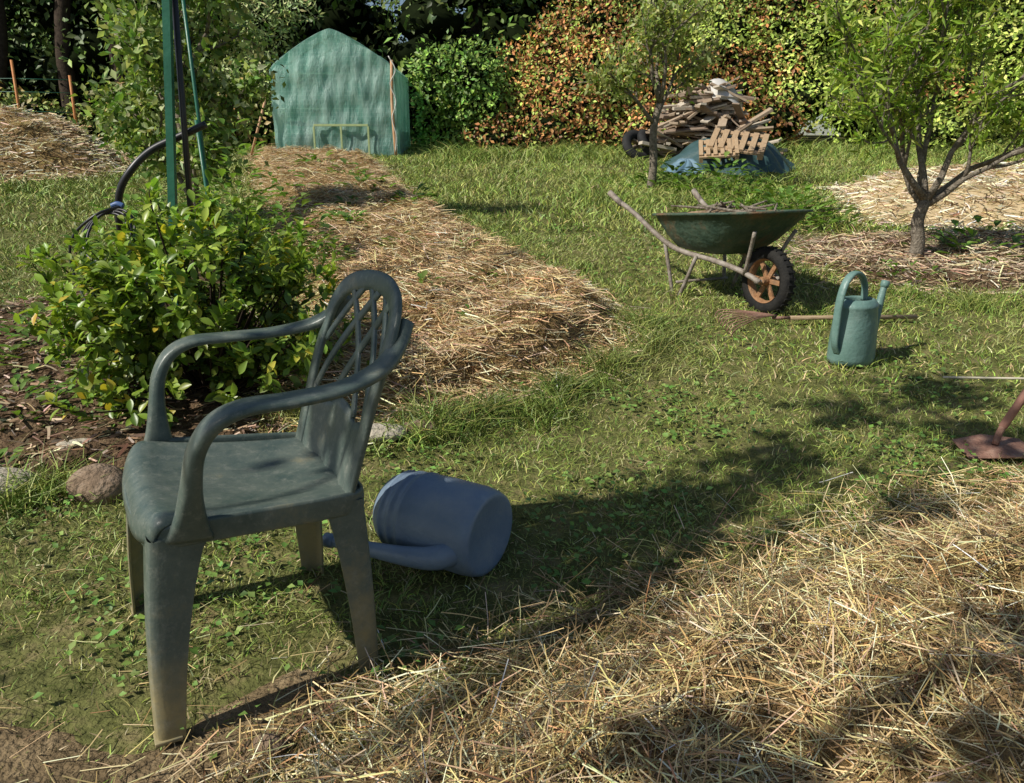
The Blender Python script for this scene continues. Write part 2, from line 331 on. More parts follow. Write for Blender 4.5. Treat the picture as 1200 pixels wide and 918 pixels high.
# ---------------------------------------------------------------- bush
def bush(name,c,rad,n,leafL,cols,w,mat,seed=0):
    e=empty(name,(c[0],c[1],0))
    g=float(gz(c[0],c[1]))
    ns=400; sd=rand_unit(ns*3); sd=sd[sd[:,2]>-.8][:ns]; ns=len(sd)
    rs=R(.55,1.1,ns)*(1+.14*np.sin(5*sd[:,0]+3*sd[:,2]+seed)+.1*np.sin(7*sd[:,1]-6*sd[:,2]+seed)); 
    SPc=sd*np.array(rad)*rs[:,None]; SD=unit(sd*.7+rand_unit(ns)*.35+np.array([0,0,.55])); SL=R(.08,.2,ns)
    idx=rng.integers(0,ns,n); t=R(0,1,n); P=SPc[idx]+SD[idx]*(SL[idx]*(t-.4))[:,None]+rng.normal(0,.008,(n,3)); P[:,2]+=c[2]
    P[:,2]=np.maximum(P[:,2],g+.03)
    D=unit(SD[idx]*.6+rand_unit(n)*.9); N=unit(SD[idx]*.7+np.array([0,0,.7])+rand_unit(n)*.4)
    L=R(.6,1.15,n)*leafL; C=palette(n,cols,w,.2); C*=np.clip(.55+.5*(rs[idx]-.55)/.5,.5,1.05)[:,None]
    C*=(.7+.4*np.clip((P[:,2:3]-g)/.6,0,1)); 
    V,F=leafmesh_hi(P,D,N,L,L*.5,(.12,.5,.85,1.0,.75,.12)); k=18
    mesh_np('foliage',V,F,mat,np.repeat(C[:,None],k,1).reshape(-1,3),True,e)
    parts=[]
    for i in range(0,ns,3):
        q=SPc[i]+np.array([0,0,c[2]]); q2=q+SD[i]*SL[i]*.6; m=q*np.array([.45,.45,.5]); parts.append(tube([(R(-.04,.04),R(-.04,.04),g-.02),(m[0],m[1],g+(q[2]-g)*.45),q,q2],[.008,.005,.003,.0015],2,5))
    V,F=join(parts); mesh_py('stems',V,F,M_barkd,True,e)
    return e
bush('evergreen_shrub',(-1.25,3.06,.46),(.53,.45,.41),8600,.055,[(.21,.31,.045),(.3,.4,.065),(.13,.21,.03),(.62,.52,.07)],[.38,.32,.25,.05],M_gloss,30)

# ---------------------------------------------------------------- trees
def grow_tree(name,base,trunk,limbs,depth,leaf,cols,w=None,bark=M_bark,seed=1,upt=.25,shrink=.62,r0=.05,nleaf=18,kids=3,wob=.18,droop=.3,lw=.2,leafmat=None,minleafd=1,spreadleaf=.1):
    rg=np.random.default_rng(seed); e=empty(name,base)
    parts=[]; LP=[];LD=[]
    tp=np.array(trunk,float); parts.append(tube(tp,np.linspace(r0*1.15,r0*.85,len(tp)),4,9))
    def grow(p,d,l,r,dep):
        pts=[p]; q=p.copy(); dd=d.copy(); ns=4
        for i in range(ns):
            dd=dd+rg.normal(0,wob,3)+np.array([0,0,upt*.3]); dd/=np.linalg.norm(dd); q=q+dd*l/ns; pts.append(q.copy())
            if dep<=minleafd:
                m=nleaf//ns
                for _ in range(m):
                    LP.append(q-dd*l/ns*rg.random()+rg.normal(0,spreadleaf*.3,3)); v=rg.normal(0,1,3); LD.append(v/np.linalg.norm(v)+dd*.5+np.array([0,0,-droop]))
            if dep>0 and i>=1:
                for _ in range(kids if i==ns-1 else max(1,kids-1)):
                    v=rg.normal(0,1,3); v-=dd*(v@dd); v/=np.linalg.norm(v)
                    nd=dd*rg.uniform(.5,.9)+v*rg.uniform(.5,.9)+np.array([0,0,upt*.5]); nd/=np.linalg.norm(nd)
                    grow(q.copy(),nd,l*shrink*rg.uniform(.7,1.1),r*.55,dep-1)
        parts.append(tube(np.array(pts),np.linspace(r,r*.45,len(pts)),1,6 if dep<2 else 8))
    for d,l,f in limbs:
        d=np.array(d,float); d/=np.linalg.norm(d)
        k=f*(len(tp)-1); i=min(int(k),len(tp)-2); p=tp[i]+(tp[i+1]-tp[i])*(k-i)
        grow(p,d,l,r0*.6,depth)
    V,F=join(parts); mesh_py('trunk_and_branches',V,F,bark,True,e)
    P=np.array(LP);D=unit(np.array(LD));n=len(P)
    L=R(.6,1.15,n)*leaf; V,F=leafmesh(P,D,rand_unit(n)+np.array([0,0,.8]),L,L*lw*2 if lw<.3 else L*lw); C=np.repeat(palette(n,cols,w,.22)[:,None],4,1).reshape(-1,3)
    mesh_np('foliage',V,F,leafmat or M_leaf,C,False,e)
    print(name,'leaves',n,'parts',len(parts))
    return e
PG=[(.22,.32,.04),(.3,.4,.06),(.14,.22,.035),(.38,.45,.1)]
grow_tree('peach_tree',(2.89,5.56,float(gz(2.89,5.56))-.02),[(0,0,0),(.01,0,.16),(-.01,.01,.32),(.02,0,.46)],
  [((-.75,-.1,.75),.75,1),((.8,.1,.55),.8,1),((-.35,.5,.9),.8,.95),((.3,-.5,.9),.75,.95),((.15,.1,1),.85,1),((-.9,.3,.6),.6,.9),((.95,-.3,.5),.6,.9)],3,.1,PG,[.35,.35,.15,.15],seed=5,r0=.045,nleaf=12,kids=2,lw=.115,shrink=.68,upt=.32,droop=.3,wob=.16,spreadleaf=.12)
grow_tree('young_fruit_tree',(1.61,9.22,float(gz(1.61,9.22))-.02),[(0,0,0),(.02,0,.3),(0,0,.65),(.05,0,.95)],
  [((-.5,0,1),.6,.75),((.6,.1,1),.6,.8),((0,.4,1),.7,1),((.2,-.3,1),.75,1),((-.3,-.2,1),.6,1)],2,.085,[(.28,.33,.1),(.2,.26,.06),(.4,.4,.18)],seed=8,r0=.045,nleaf=30,kids=2,lw=.22,shrink=.6,upt=.4,spreadleaf=.25)
grow_tree('pear_tree',(-2.75,6.8,float(gz(-2.75,6.8))-.02),[(0,0,0),(.02,0,.4),(-.02,0,.9),(.03,0,1.5)],
  [((-.8,0,.6),.7,.35),((.6,.2,.6),.6,.4),((.3,-.5,.7),.6,.55),((-.5,-.3,.8),.7,.6),((.6,0,1),.7,.8),((-.5,.2,1),.8,.85),((0,0,1),.8,1),((.3,-.4,.4),.5,.25),((-.5,.3,.3),.5,.2)],2,.085,[(.28,.36,.12),(.18,.27,.06),(.42,.46,.24),(.1,.17,.04)],seed=12,r0=.045,nleaf=52,kids=2,lw=.28,shrink=.6,upt=.3,spreadleaf=.3)

# ---------------------------------------------------------------- background foliage masses
def ico():
    import bmesh
    bm=bmesh.new(); bmesh.ops.create_icosphere(bm,subdivisions=2,radius=1); V=np.array([v.co[:] for v in bm.verts]); F=np.array([[v.index for v in f.verts] for f in bm.faces]); bm.free(); return V,F
IV,IF=ico()
def mass(name,clumps,cols_fn,leaf,per,core=.72,mat=None,lw=.55,trunks=None):
    e=empty(name); clumps=np.asarray(clumps,float); nC=len(clumps)
    V=[];F=[]
    for i,c in enumerate(clumps):
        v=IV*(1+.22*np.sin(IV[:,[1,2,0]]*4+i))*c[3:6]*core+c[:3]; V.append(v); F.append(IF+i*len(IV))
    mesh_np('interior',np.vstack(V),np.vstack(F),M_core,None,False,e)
    cnt=(per*(clumps[:,3]*clumps[:,5])/np.mean(clumps[:,3]*clumps[:,5])).astype(int)+20
    idx=np.repeat(np.arange(nC),cnt); n=len(idx); d=rand_unit(n); d[:,1]=np.where(R(0,1,n)<.65,-np.abs(d[:,1]),d[:,1])
    ph=idx*1.7
    rr=(.7+.5*R(0,1,n)**1.2)*(1+.2*np.sin(6*d[:,0]+ph)+.2*np.sin(7*d[:,2]-ph))
    P=clumps[idx,:3]+d*clumps[idx,3:6]*rr[:,None]
    P[:,2]=np.maximum(P[:,2],gz(P[:,0],P[:,1])+.05)
    D=unit(rand_unit(n)+d*.4); N=unit(d+np.array([-.15,-.25,.5])+rand_unit(n)*.5)
    L=R(.5,1.2,n)*leaf; C=cols_fn(idx,P,n)
    V,F=leafmesh(P,D,N,L,L*lw); mesh_np('foliage',V,F,mat or M_far,np.repeat(C[:,None],4,1).reshape(-1,3),False,e)
    if trunks:
        pv,pf=join([tube(t,r,4,8) for t,r in trunks]); mesh_py('trunks',pv,pf,M_barkd,True,e)
    print(name,n)
    return e
cl=[]
for i in range(360):
    x=R(-.3,13); yy=R(0,1); top=1.0+np.clip((x+.5)/2.2,0,1)*1.1+.25*np.sin(x*1.3)+ .12*x*(x>3)*.6
    top=min(top,2.9)
    zf=R(0,1)**.8; y=13.7+zf*1.7+R(-.15,.4); r=R(.2,.5); cl.append((x,y,1.2+zf*top*1.15,r*1.3,r,r*.9))
cl=np.array(cl); tcl=nz(cl[:,0],cl[:,2],.7,3)+rng.normal(0,.25,len(cl)); lum=np.exp(rng.normal(0,.3,len(cl)))
red=np.array([(.42,.17,.06),(.5,.25,.08),(.28,.13,.05)]); grn=np.array([(.23,.33,.055),(.32,.42,.075),(.42,.46,.11)])
def hc(idx,P,n):
    isr=(tcl[idx]>.12-.6*(P[:,0]<5)*(P[:,2]<2.9)+.4*(P[:,0]>6.5))&(R(0,1,n)<.6)
    c=np.where(isr[:,None],red[rng.integers(0,3,n)],grn[rng.integers(0,3,n)])
    return np.clip(c*np.exp(rng.normal(0,.28,(n,1)))*lum[idx][:,None],0,.8)
mass('bramble_hedge',cl,hc,.095,380)
cl2=[(R(-1.6,-.4),R(14,15.2),1.2+R(0,1.5),R(.2,.45),.35,R(.2,.4)) for i in range(38)]
mass('shrubbery',cl2,lambda i,P,n:palette(n,[(.17,.3,.05),(.25,.38,.07),(.1,.18,.035)],None,.3),.1,400)
cl3=[(R(-13,-4.2),R(14.5,16.2),1.3+R(0,.75),R(.35,.6),.4,R(.25,.4)) for i in range(80)]
mass('low_hedge',cl3,lambda i,P,n:palette(n,[(.22,.3,.055),(.33,.39,.09),(.15,.2,.04),(.34,.25,.09)],None,.25),.13,200)
cl4=[]
for i in range(190):
    x=R(-16,16); y=R(18,24); z=R(1.5,8.5); r=R(.6,1.5); cl4.append((x,y,z,r*1.1,r,r*.8))
for i in range(60):
    x=R(-6,4); y=R(16,18); z=R(2.2,5.5); r=R(.4,.9); cl4.append((x,y,z,r*1.1,r,r*.7))
for i in range(40):
    x=R(-17,-7); y=R(18,21); z=R(2.6,6.5); r=R(.6,1.2); cl4.append((x,y,z,r*1.1,r,r*.8))
for i in range(90):
    x=R(-26,22); y=R(26,30); z=R(2,8.5); r=R(1.3,2.2); cl4.append((x,y,z,r*1.2,r,r*.9))
trk=[([(x,17.5+R(0,2),1.2),(x+R(-.3,.3),18.5,4),(x+R(-.8,.8),19,7.5)],[.2,.16,.1]) for x in (-11.5,-9.8,-8.6,-7.4,-5.6,-1,1.5)]
c4=rng.random(len(cl4))
def bc(idx,P,n):
    base=palette(n,[(.07,.12,.027),(.1,.17,.036),(.15,.22,.05)],None,.25); return base*(.35+1.35*c4[idx]**1.3)[:,None]
mass('background_trees',cl4,bc,.2,190,core=.62,trunks=trk)
cl5=[(R(-5.6,-3.6),R(14.8,16),R(2.2,4.8),R(.25,.5),.4,R(.2,.4)) for i in range(40)]
mass('willow_tree',cl5,lambda i,P,n:palette(n,[(.32,.4,.14),(.22,.3,.09),(.44,.48,.22)],None,.25),.12,220,core=.35,lw=.3,trunks=[([(-4.6,15.4,1.2),(-4.5,15.4,2.6),(-4.7,15.5,4.5)],[.09,.07,.04])])

def shade_tree():
    base=np.array([-3.9,-1.4,0.]); e=empty('walnut_tree',tuple(base))
    T=[(1.4,1.3,.26,2.9),(1.8,1.1,.3,3.1),(1.05,1.02,.16,2.7),(.5,1.1,.1,2.6),(.15,2.02,.15,3.0),(.42,2.1,.18,3.1),(.68,2.25,.16,3.2),(1.0,2.55,.13,3.0),(1.45,3.0,.12,3.3),(1.95,3.2,.16,3.4),(-1.35,1.3,.15,2.7),(-1.6,1.7,.12,2.8),(2.2,2.1,.2,3.2),(1.85,2.75,.13,3),(-.95,.95,.1,2.6),(1.75,1.8,.15,3.0),(1.3,2.2,.08,3.0),(.25,1.8,.1,3.0)]
    parts=[tube([(0,0,0),(.05,.05,1.2),(.1,.1,2.2)],[.12,.1,.08],5,10)]; P=[]
    for tx,ty,r,H in T:
        c=np.array([tx,ty,0])+np.array([SH[0],SH[1],0])*H/math.tan(EL)+np.array([0,0,H])-base
        parts.append(tube([(.1,.1,2.2),tuple((c+np.array([.1,.1,2.2]))/2+np.array([0,0,.25])),tuple(c)],[.03,.016,.006],4,6))
        m=int(r*r*6000)+20; P.append(c+rng.normal(0,1,(m,3))*np.array([r,r,r*.8])*.62)
    V,F=join(parts); mesh_py('trunk_and_branches',V,F,M_bark,True,e)
    P=np.vstack(P); n=len(P); L=R(.06,.12,n); V,F=leafmesh(P,rand_unit(n)+np.array([0,0,-.3]),rand_unit(n)+np.array([0,0,1]),L,L*.55)
    mesh_np('foliage',V,F,M_far,np.repeat(palette(n,G1)[:,None],4,1).reshape(-1,3),False,e)
shade_tree()

# ---------------------------------------------------------------- chair
def chair():
    m,nt,b=newmat('weathered_green_plastic')
    tc=nt.nodes.new('ShaderNodeTexCoord'); n=nt.nodes.new('ShaderNodeTexNoise'); n.inputs['Scale'].default_value=7; n.inputs['Detail'].default_value=12; n.inputs['Roughness'].default_value=.75
    nt.links.new(tc.outputs['Object'],n.inputs['Vector']); sp=nt.nodes.new('ShaderNodeSeparateXYZ'); nt.links.new(tc.outputs['Object'],sp.inputs[0])
    mr=nt.nodes.new('ShaderNodeMapRange'); mr.inputs[1].default_value=.0; mr.inputs[2].default_value=.42; mr.inputs[3].default_value=.3; mr.inputs[4].default_value=-.06; nt.links.new(sp.outputs['Z'],mr.inputs[0])
    ad=nt.nodes.new('ShaderNodeMath'); ad.operation='ADD'; nt.links.new(n.outputs['Fac'],ad.inputs[0]); nt.links.new(mr.outputs[0],ad.inputs[1])
    r=nt.nodes.new('ShaderNodeValToRGB'); el=r.color_ramp.elements; el[0].position=.34;el[0].color=(.06,.088,.078,1); el[1].position=.8; el[1].color=(.30,.25,.13,1); x=el.new(.52); x.color=(.115,.14,.118,1)
    nt.links.new(ad.outputs[0],r.inputs[0])
    n3=nt.nodes.new('ShaderNodeTexNoise'); n3.inputs['Scale'].default_value=38; n3.inputs['Detail'].default_value=10; n3.inputs['Roughness'].default_value=.8; nt.links.new(tc.outputs['Object'],n3.inputs['Vector'])
    r3=nt.nodes.new('ShaderNodeMapRange'); r3.inputs[1].default_value=.52; r3.inputs[2].default_value=.75; r3.inputs[3].default_value=0; r3.inputs[4].default_value=.6; nt.links.new(n3.outputs['Fac'],r3.inputs[0])
    mx=nt.nodes.new('ShaderNodeMix'); mx.data_type='RGBA'; nt.links.new(r3.outputs[0],mx.inputs[0]); nt.links.new(r.outputs[0],mx.inputs[6]); mx.inputs[7].default_value=(.33,.33,.28,1)
    nt.links.new(mx.outputs[2],b.inputs['Base Color']); setspec(b,.5)
    n2=nt.nodes.new('ShaderNodeTexNoise'); n2.inputs['Scale'].default_value=160; nt.links.new(tc.outputs['Object'],n2.inputs['Vector'])
    rr=nt.nodes.new('ShaderNodeMapRange'); rr.inputs[3].default_value=.25; rr.inputs[4].default_value=.58; nt.links.new(n.outputs['Fac'],rr.inputs[0]); nt.links.new(rr.outputs[0],b.inputs['Roughness'])
    bp=nt.nodes.new('ShaderNodeBump'); bp.inputs['Strength'].default_value=.15; bp.inputs['Distance'].default_value=.003; nt.links.new(n2.outputs['Fac'],bp.inputs['Height']); nt.links.new(bp.outputs[0],b.inputs['Normal'])
    e=empty('plastic_garden_chair',(-.592,1.545,.008),(0,-.045,math.radians(209.9)))
    nx,ny=26,31; V=[];F=[]
    for i in range(nx):
        t=i/(nx-1)
        for j in range(ny):
            s=j/(ny-1)*2-1
            if t<.75: x=-.19+t/.75*.385; z=.405+.03*(t/.75)**2
            else:
                q=(t-.75)/.25; x=.195+.048*math.sin(q*math.pi/2); z=.435-.062*(1-math.cos(q*math.pi/2))
            hw=.203+.037*min(1,t/.8)
            y=s*hw*(1-.10*max(0,(t-.75)/.25)**2); x-=.03*abs(s)**4*max(0,(t-.6)/.4)
            edge=max(0,(abs(s)-.86)/.14)
            z+=.016*abs(s)**4-.018*edge**2-.016*(1-s*s)*math.sin(min(t/.8,1)*math.pi)
            z+=.0016*math.sin(s*40)*(t<.7)*(abs(s)<.7)
            V.append((x,y,z))
    for i in range(nx-1):
        for j in range(ny-1): a=i*ny+j; F.append((a,a+1,a+ny+1,a+ny))
    mesh_py('seat',V,F,m,True,e,solid=.007)
    loop=[(-.195,0),(-.195,.13),(-.185,.195),(-.12,.215),(0,.229),(.12,.24),(.18,.238),(.215,.21),(.232,.13),(.24,0)]
    loop=loop+[(x,-y) for x,y in loop[-2:0:-1]]+[(-.195,0)]
    pts=[(x,y,(.397+.02*np.clip((x+.19)/.4,0,1))-.03*np.clip((x-.17)/.06,0,1)) for x,y in loop]
    V,F=sweep(pts,[(.05-.014*float(np.clip((x-.17)/.06,0,1)),.012) for x,y in loop],(0,0,1),superell(12,.5),5)
    mesh_py('seat_rim',V,F,m,True,e)
    def leg(x0,y0,x1,y1,ztop,w0,w1,sx,sy,bow=0):
        N=14; V=[];F=[]; th=.006
        for i in range(N):
            t=i/(N-1); x=x0+(x1-x0)*t+bow*math.sin(t*math.pi); y=y0+(y1-y0)*t; z=ztop*(1-t); w=w0+(w1-w0)*t**.6; c=.02
            out=[(-w,0),(-c,0),(-c*.55,-c*.06),(-c*.2,-c*.25),(-c*.05,-c*.6),(0,-c),(0,-w*.8)]
            inn=[(-th,-w*.8),(-th,-c-th),(-c*.5,-c*.5-th*.6),(-c-th,-th),(-w,-th)]
            for a,bb in out+inn: V.append((x+sx*a,y+sy*bb,z))
        K=12
        for i in range(N-1):
            for j in range(K): F.append((i*K+j,i*K+(j+1)%K,(i+1)*K+(j+1)%K,(i+1)*K+j))
        F.append(tuple(range((N-1)*K,N*K)))
        fv,ff=box((x1-sx*w1*.42,y1-sy*w1*.36,.004),(w1*.95,w1*.85,.008)); 
        return join([(V,F),(fv,ff)])
    parts=[]
    for s in(-1,1):
        parts.append(leg(.226,s*.243,.245,s*.268,.405,.105,.052,1,s,.006))
        parts.append(leg(-.19,s*.213,-.215,s*.232,.405,.09,.048,-1,s,-.004))
    V,F=join(parts); mesh_py('legs',V,F,m,True,e,bevel=.0015)
    parts=[]
    for s in(-1,1):
        pts=[(-.292,.182,.765),(-.268,.205,.728),(-.215,.243,.690),(-.13,.277,.668),(-.03,.292,.66),(.055,.293,.655),(.108,.288,.630),(.138,.278,.58),(.148,.266,.515),(.152,.252,.45),(.155,.243,.40)]
        wh=[(.034,.032),(.045,.026),(.06,.022),(.068,.018),(.074,.018),(.074,.020),(.064,.026),(.056,.03),(.05,.036),(.036,.055),(.02,.085)]
        parts.append(sweep([(x,s*y,z) for x,y,z in pts],wh,(0,1,0),superell(16,.6),6))
    V,F=join(parts); mesh_py('armrests',V,F,m,True,e)
    def bx(y,z): return -.178-.27*(z-.4)-.05*max(0,z-.6)+.55*y*y
    fr=[(-.185,.39),(-.192,.5),(-.198,.6),(-.2,.68),(-.190,.75),(-.15,.797),(-.075,.818),(0,.823)]
    fr=fr+[(-a,b_) for a,b_ in fr[-2::-1]]
    wd=[.05,.044,.04,.042,.046,.048,.048,.048]; wd=wd+wd[-2::-1]
    V,F=sweep([(bx(y,z),y,z) for y,z in fr],[(.016,w) for w in wd],(1,0,.25),superell(14,.6),6)
    parts=[(V,F)]
    def strip(p,w=.02):
        return sweep([(bx(y,z)+.001,y,z) for y,z in p],[(.008,w)]*len(p),(1,0,.25),superell(10,.5),6)
    def cv(y0,z0,y1,z1,b):
        return [(y0+(y1-y0)*t+b*math.sin(t*math.pi),z0+(z1-z0)*t) for t in (0,.25,.5,.75,1)]
    for s in(-1,1):
        parts.append(strip(cv(s*-.17,.55,s*.03,.81,.03*s*-1),.022)); parts.append(strip(cv(s*-.08,.54,s*.125,.80,.02*-s),.022))
        parts.append(strip(cv(s*-.18,.665,s*-.06,.81,-.01*s),.02))
    V,F=join(parts); mesh_py('backrest_frame',V,F,m,True,e)
    V=[];F=[]; na,nb=21,9
    for i in range(nb):
        for j in range(na):
            s=j/(na-1)*2-1; z=.385+(i/(nb-1))*(.165+.012*math.cos(s*6)); y=s*.185; V.append((bx(y,z)+.003+.004*math.cos(s*9),y,z))
    for i in range(nb-1):
        for j in range(na-1): a=i*na+j; F.append((a,a+1,a+na+1,a+na))
    mesh_py('backrest_panel',V,F,m,True,e,solid=.007)
chair()

# ---------------------------------------------------------------- watering cans
def lathe(prof,k=40,ex=1.0,ey=1.0,e=1.0):
    V=[];F=[]
    for r,z in prof:
        for j in range(k):
            a=2*math.pi*j/k; c,s=math.cos(a),math.sin(a); V.append((r*ex*math.copysign(abs(c)**e,c),r*ey*math.copysign(abs(s)**e,s),z))
    for i in range(len(prof)-1):
        for j in range(k): F.append((i*k+j,i*k+(j+1)%k,(i+1)*k+(j+1)%k,(i+1)*k+j))
    return V,F
def can(name,loc,M,mat,kind):
    e=empty(name); e.matrix_world=Matrix.Translation(loc)@M
    if kind==0:
        prof=[(0,.004),(.10,.0),(.118,.006),(.122,.03),(.120,.12),(.113,.2),(.106,.262),(.109,.268),(.109,.276),(.104,.284),(.09,.30),(.078,.306),(.072,.304),(.07,.296),(.07,.26),(.095,.25),(.112,.1),(.1,.01),(0,.008)]
        V,F=lathe(prof,44,1.0,.80); mesh_py('body',V,F,mat,True,e)
        V,F=sweep([(.05,0,.29),(.04,0,.36),(.0,0,.41),(-.06,0,.425),(-.115,0,.39),(-.145,0,.31),(-.15,0,.2),(-.145,0,.11),(-.118,0,.06)],[(.034,.014)]*2+[(.038,.02)]*5+[(.034,.016),(.034,.012)],(0,1,0),superell(12,.8),7)
        mesh_py('handle',V,F,mat,True,e)
        V,F=tube([(.10,0,.05),(.14,0,.10),(.17,0,.2),(.20,0,.31),(.21,0,.35)],[.036,.03,.022,.016,.014],6,16); mesh_py('spout',V,F,mat,True,e)
        V,F=lathe([(.0,.0),(.016,0),(.02,.012),(.02,.03),(.015,.034),(.0,.028)],20)
        o=mesh_py('spout_collar',V,F,mat,True,e); o.location=(.207,0,.335); o.rotation_euler=(0,.3,0)
    else:
        prof=[(0,.008),(.09,.006),(.104,.0),(.114,.004),(.12,.02),(.124,.05),(.124,.16),(.121,.215),(.124,.219),(.124,.226),(.119,.23),(.117,.25),(.120,.254),(.120,.261),(.115,.265),(.113,.285),(.1155,.288),(.1155,.295),(.110,.299),(.10,.32),(.085,.335),(.07,.34),(.064,.334),(.064,.31),(.1,.30),(.108,.15),(.1,.02),(0,.014)]
        V,F=lathe(prof,52,1.0,.97); mesh_py('body',V,F,mat,True,e)
        V,F=tube([(.10,0,.055),(.14,0,.08),(.165,0,.15),(.185,0,.28),(.2,0,.39)],[.036,.032,.026,.019,.014],6,16); mesh_py('spout',V,F,mat,True,e)
        V,F=lathe([(.0,.0),(.016,0),(.02,.012),(.02,.03),(.015,.034),(.0,.028)],20)
        o=mesh_py('spout_collar',V,F,mat,True,e); o.location=(.197,0,.375); o.rotation_euler=(0,.11,0)
        V,F=sweep([(.02,0,.335),(0,0,.375),(-.05,0,.395),(-.1,0,.385),(-.145,0,.33),(-.162,0,.24),(-.115,0,.15)],[(.03,.016)]*7,(0,1,0),superell(12,.8),7); mesh_py('handle',V,F,mat,True,e)
    return e
M_cg=mat_noise('green_plastic',[(.10,.18,.155),(.14,.24,.21),(.2,.29,.26)],8,.42,.15,60,.45)
M_cb=mat_noise('blue_grey_plastic',[(.15,.21,.29),(.19,.255,.335),(.27,.32,.36)],6,.4,.15,80,.5)
can('watering_can',(1.6,3.52,float(gz(1.6,3.52))),Matrix.Rotation(math.radians(35),4,'Z'),M_cg,0)
base=Vector((-.055,1.825,.132)); top=Vector((-.325,1.99,.132)); zax=(top-base).normalized()
down=Vector((-.35,-.8,-.16)); xax=(down-zax*down.dot(zax)).normalized(); yax=zax.cross(xax)
Mr=Matrix((xax,yax,zax)).transposed().to_4x4()
can('watering_can',base,Mr,M_cb,1)

# ---------------------------------------------------------------- wheelbarrow
def barrow():
    g0=.225
    ang=math.atan2(.90,-.43); e=empty('wheelbarrow',(1.44,4.34,g0),(0,-.03,ang))
    M_tray=mat_noise('rusty_green_tray',[(.025,.055,.038),(.06,.095,.065),(.2,.11,.06)],6,.6,.5,30,.35)
    M_fr=mat_noise('worn_metal_frame',[(.12,.09,.07),(.26,.22,.18),(.38,.34,.3)],18,.6,.3,spec=.4)
    M_rub=mat_noise('tyre_rubber',[(.012,.012,.012),(.03,.028,.025)],20,.85,.3,spec=.2)
    M_rim=mat_noise('rusty_rim',[(.2,.09,.04),(.33,.18,.09),(.2,.12,.07)],22,.7,.4)
    M_dirt=mat_noise('dirt_load',[(.2,.13,.08),(.38,.28,.17)],20,.95,1)
    K=36
    def ring(cx,hx,hy,z,tilt=0,e_=.55):
        o=[]
        for j in range(K):
            a=2*math.pi*j/K; c,s=math.cos(a),math.sin(a); x=hx*math.copysign(abs(c)**e_,c); y=hy*math.copysign(abs(s)**e_,s)
            o.append((cx+x,y*(1-.12*(-x/hx)*.5),z-tilt*x))
        return o
    rings=[ring(.42,.02,.02,.31),ring(.43,.17,.17,.305),ring(.425,.22,.205,.32,.02),ring(.40,.30,.25,.385,.05),ring(.38,.38,.285,.46,.08),ring(.365,.44,.31,.525,.1),ring(.363,.46,.33,.527,.1),ring(.363,.46,.33,.54,.1),ring(.365,.438,.308,.54,.1),ring(.38,.37,.275,.46,.08),ring(.40,.29,.24,.39,.05)]
    V=[p for r in rings for p in r]; F=[(i*K+j,i*K+(j+1)%K,(i+1)*K+(j+1)%K,(i+1)*K+j) for i in range(len(rings)-1) for j in range(K)]
    mesh_py('tray',V,F,M_tray,True,e)
    V=[p for r in [ring(.38,.37,.275,.48,.08),ring(.39,.2,.16,.53,.05),ring(.38,.03,.03,.545)] for p in r]
    rg=np.random.default_rng(3); V=[(x,y,z+rg.normal(0,.008)) for x,y,z in V]
    mesh_py('load',V,[(i*K+j,i*K+(j+1)%K,(i+1)*K+(j+1)%K,(i+1)*K+j) for i in range(2) for j in range(K)],M_dirt,True,e)
    parts=[]
    for i in range(14):
        c=np.array([R(.1,.65),R(-.2,.2),R(.53,.57)]); d=np.array([R(-.2,.2),R(-.15,.15),R(-.02,.05)]); parts.append(tube([c-d,c+d*.1,c+d],[.007,.008,.005],3,6))
    V,F=join(parts); mesh_py('branches_load',V,F,M_bark,True,e)
    parts=[]
    for s in(-1,1):
        parts.append(tube([(-.02,s*.075,.19),(.12,s*.10,.235),(.3,s*.15,.27),(.55,s*.21,.30),(.72,s*.25,.37),(.92,s*.30,.49),(1.08,s*.33,.56)],[.016]*7,6,10))
        parts.append(tube([(.08,s*.10,.22),(.03,s*.12,.36),(-.02,s*.15,.47)],.011,3,8))
        parts.append(tube([(.66,s*.235,.335),(.62,s*.22,.18),(.585,s*.2,.02),(.55,s*.2,.0),(.51,s*.2,.04),(.40,s*.19,.285)],.012,5,8))
    parts.append(tube([(.56,-.2,.1),(.56,.2,.1)],.009,1,8)); parts.append(tube([(0,-.09,.19),(0,.09,.19)],.01,1,8))
    V,F=join(parts); mesh_py('frame',V,F,M_fr,True,e)
    parts=[]
    for s in(-1,1): parts.append(tube([(1.03,s*.322,.535),(1.15,s*.343,.60)],.019,1,12))
    V,F=join(parts); mesh_py('handle_grips',V,F,M_fr,True,e)
    def rot(Vs): return [(x,z,y+.19) for x,y,z in Vs]
    Rr,rr=.152,.038
    prof=[(Rr+rr*math.cos(a),rr*.95*math.sin(a)) for a in np.linspace(0,2*math.pi,17)]
    V,F=lathe(prof,44); mesh_py('tyre',rot(V),F,M_rub,True,e)
    parts=[lathe([(.125,-.03),(.118,-.02),(.112,0),(.118,.02),(.125,.03)],36),lathe([(0,-.045),(.024,-.045),(.026,0),(.024,.045),(0,.045)],20)]
    for i in range(6):
        a=i*math.pi/3; v,f=box((.068,0,0),(.1,.026,.012)); v=[(x*math.cos(a)-y*math.sin(a),x*math.sin(a)+y*math.cos(a),z) for x,y,z in v]; parts.append((v,f))
    V,F=join(parts); mesh_py('rim',rot(V),F,M_rim,False,e)
    parts=[]
    for i in range(30):
        a=i*2*math.pi/30; v,f=box((.189,0,0),(.006,.014,.05),None); v=[(x*math.cos(a)-y*math.sin(a),x*math.sin(a)+y*math.cos(a),z) for x,y,z in v]; parts.append((v,f))
    V,F=join(parts); mesh_py('tyre_tread',rot(V),F,M_rub,False,e)
barrow()

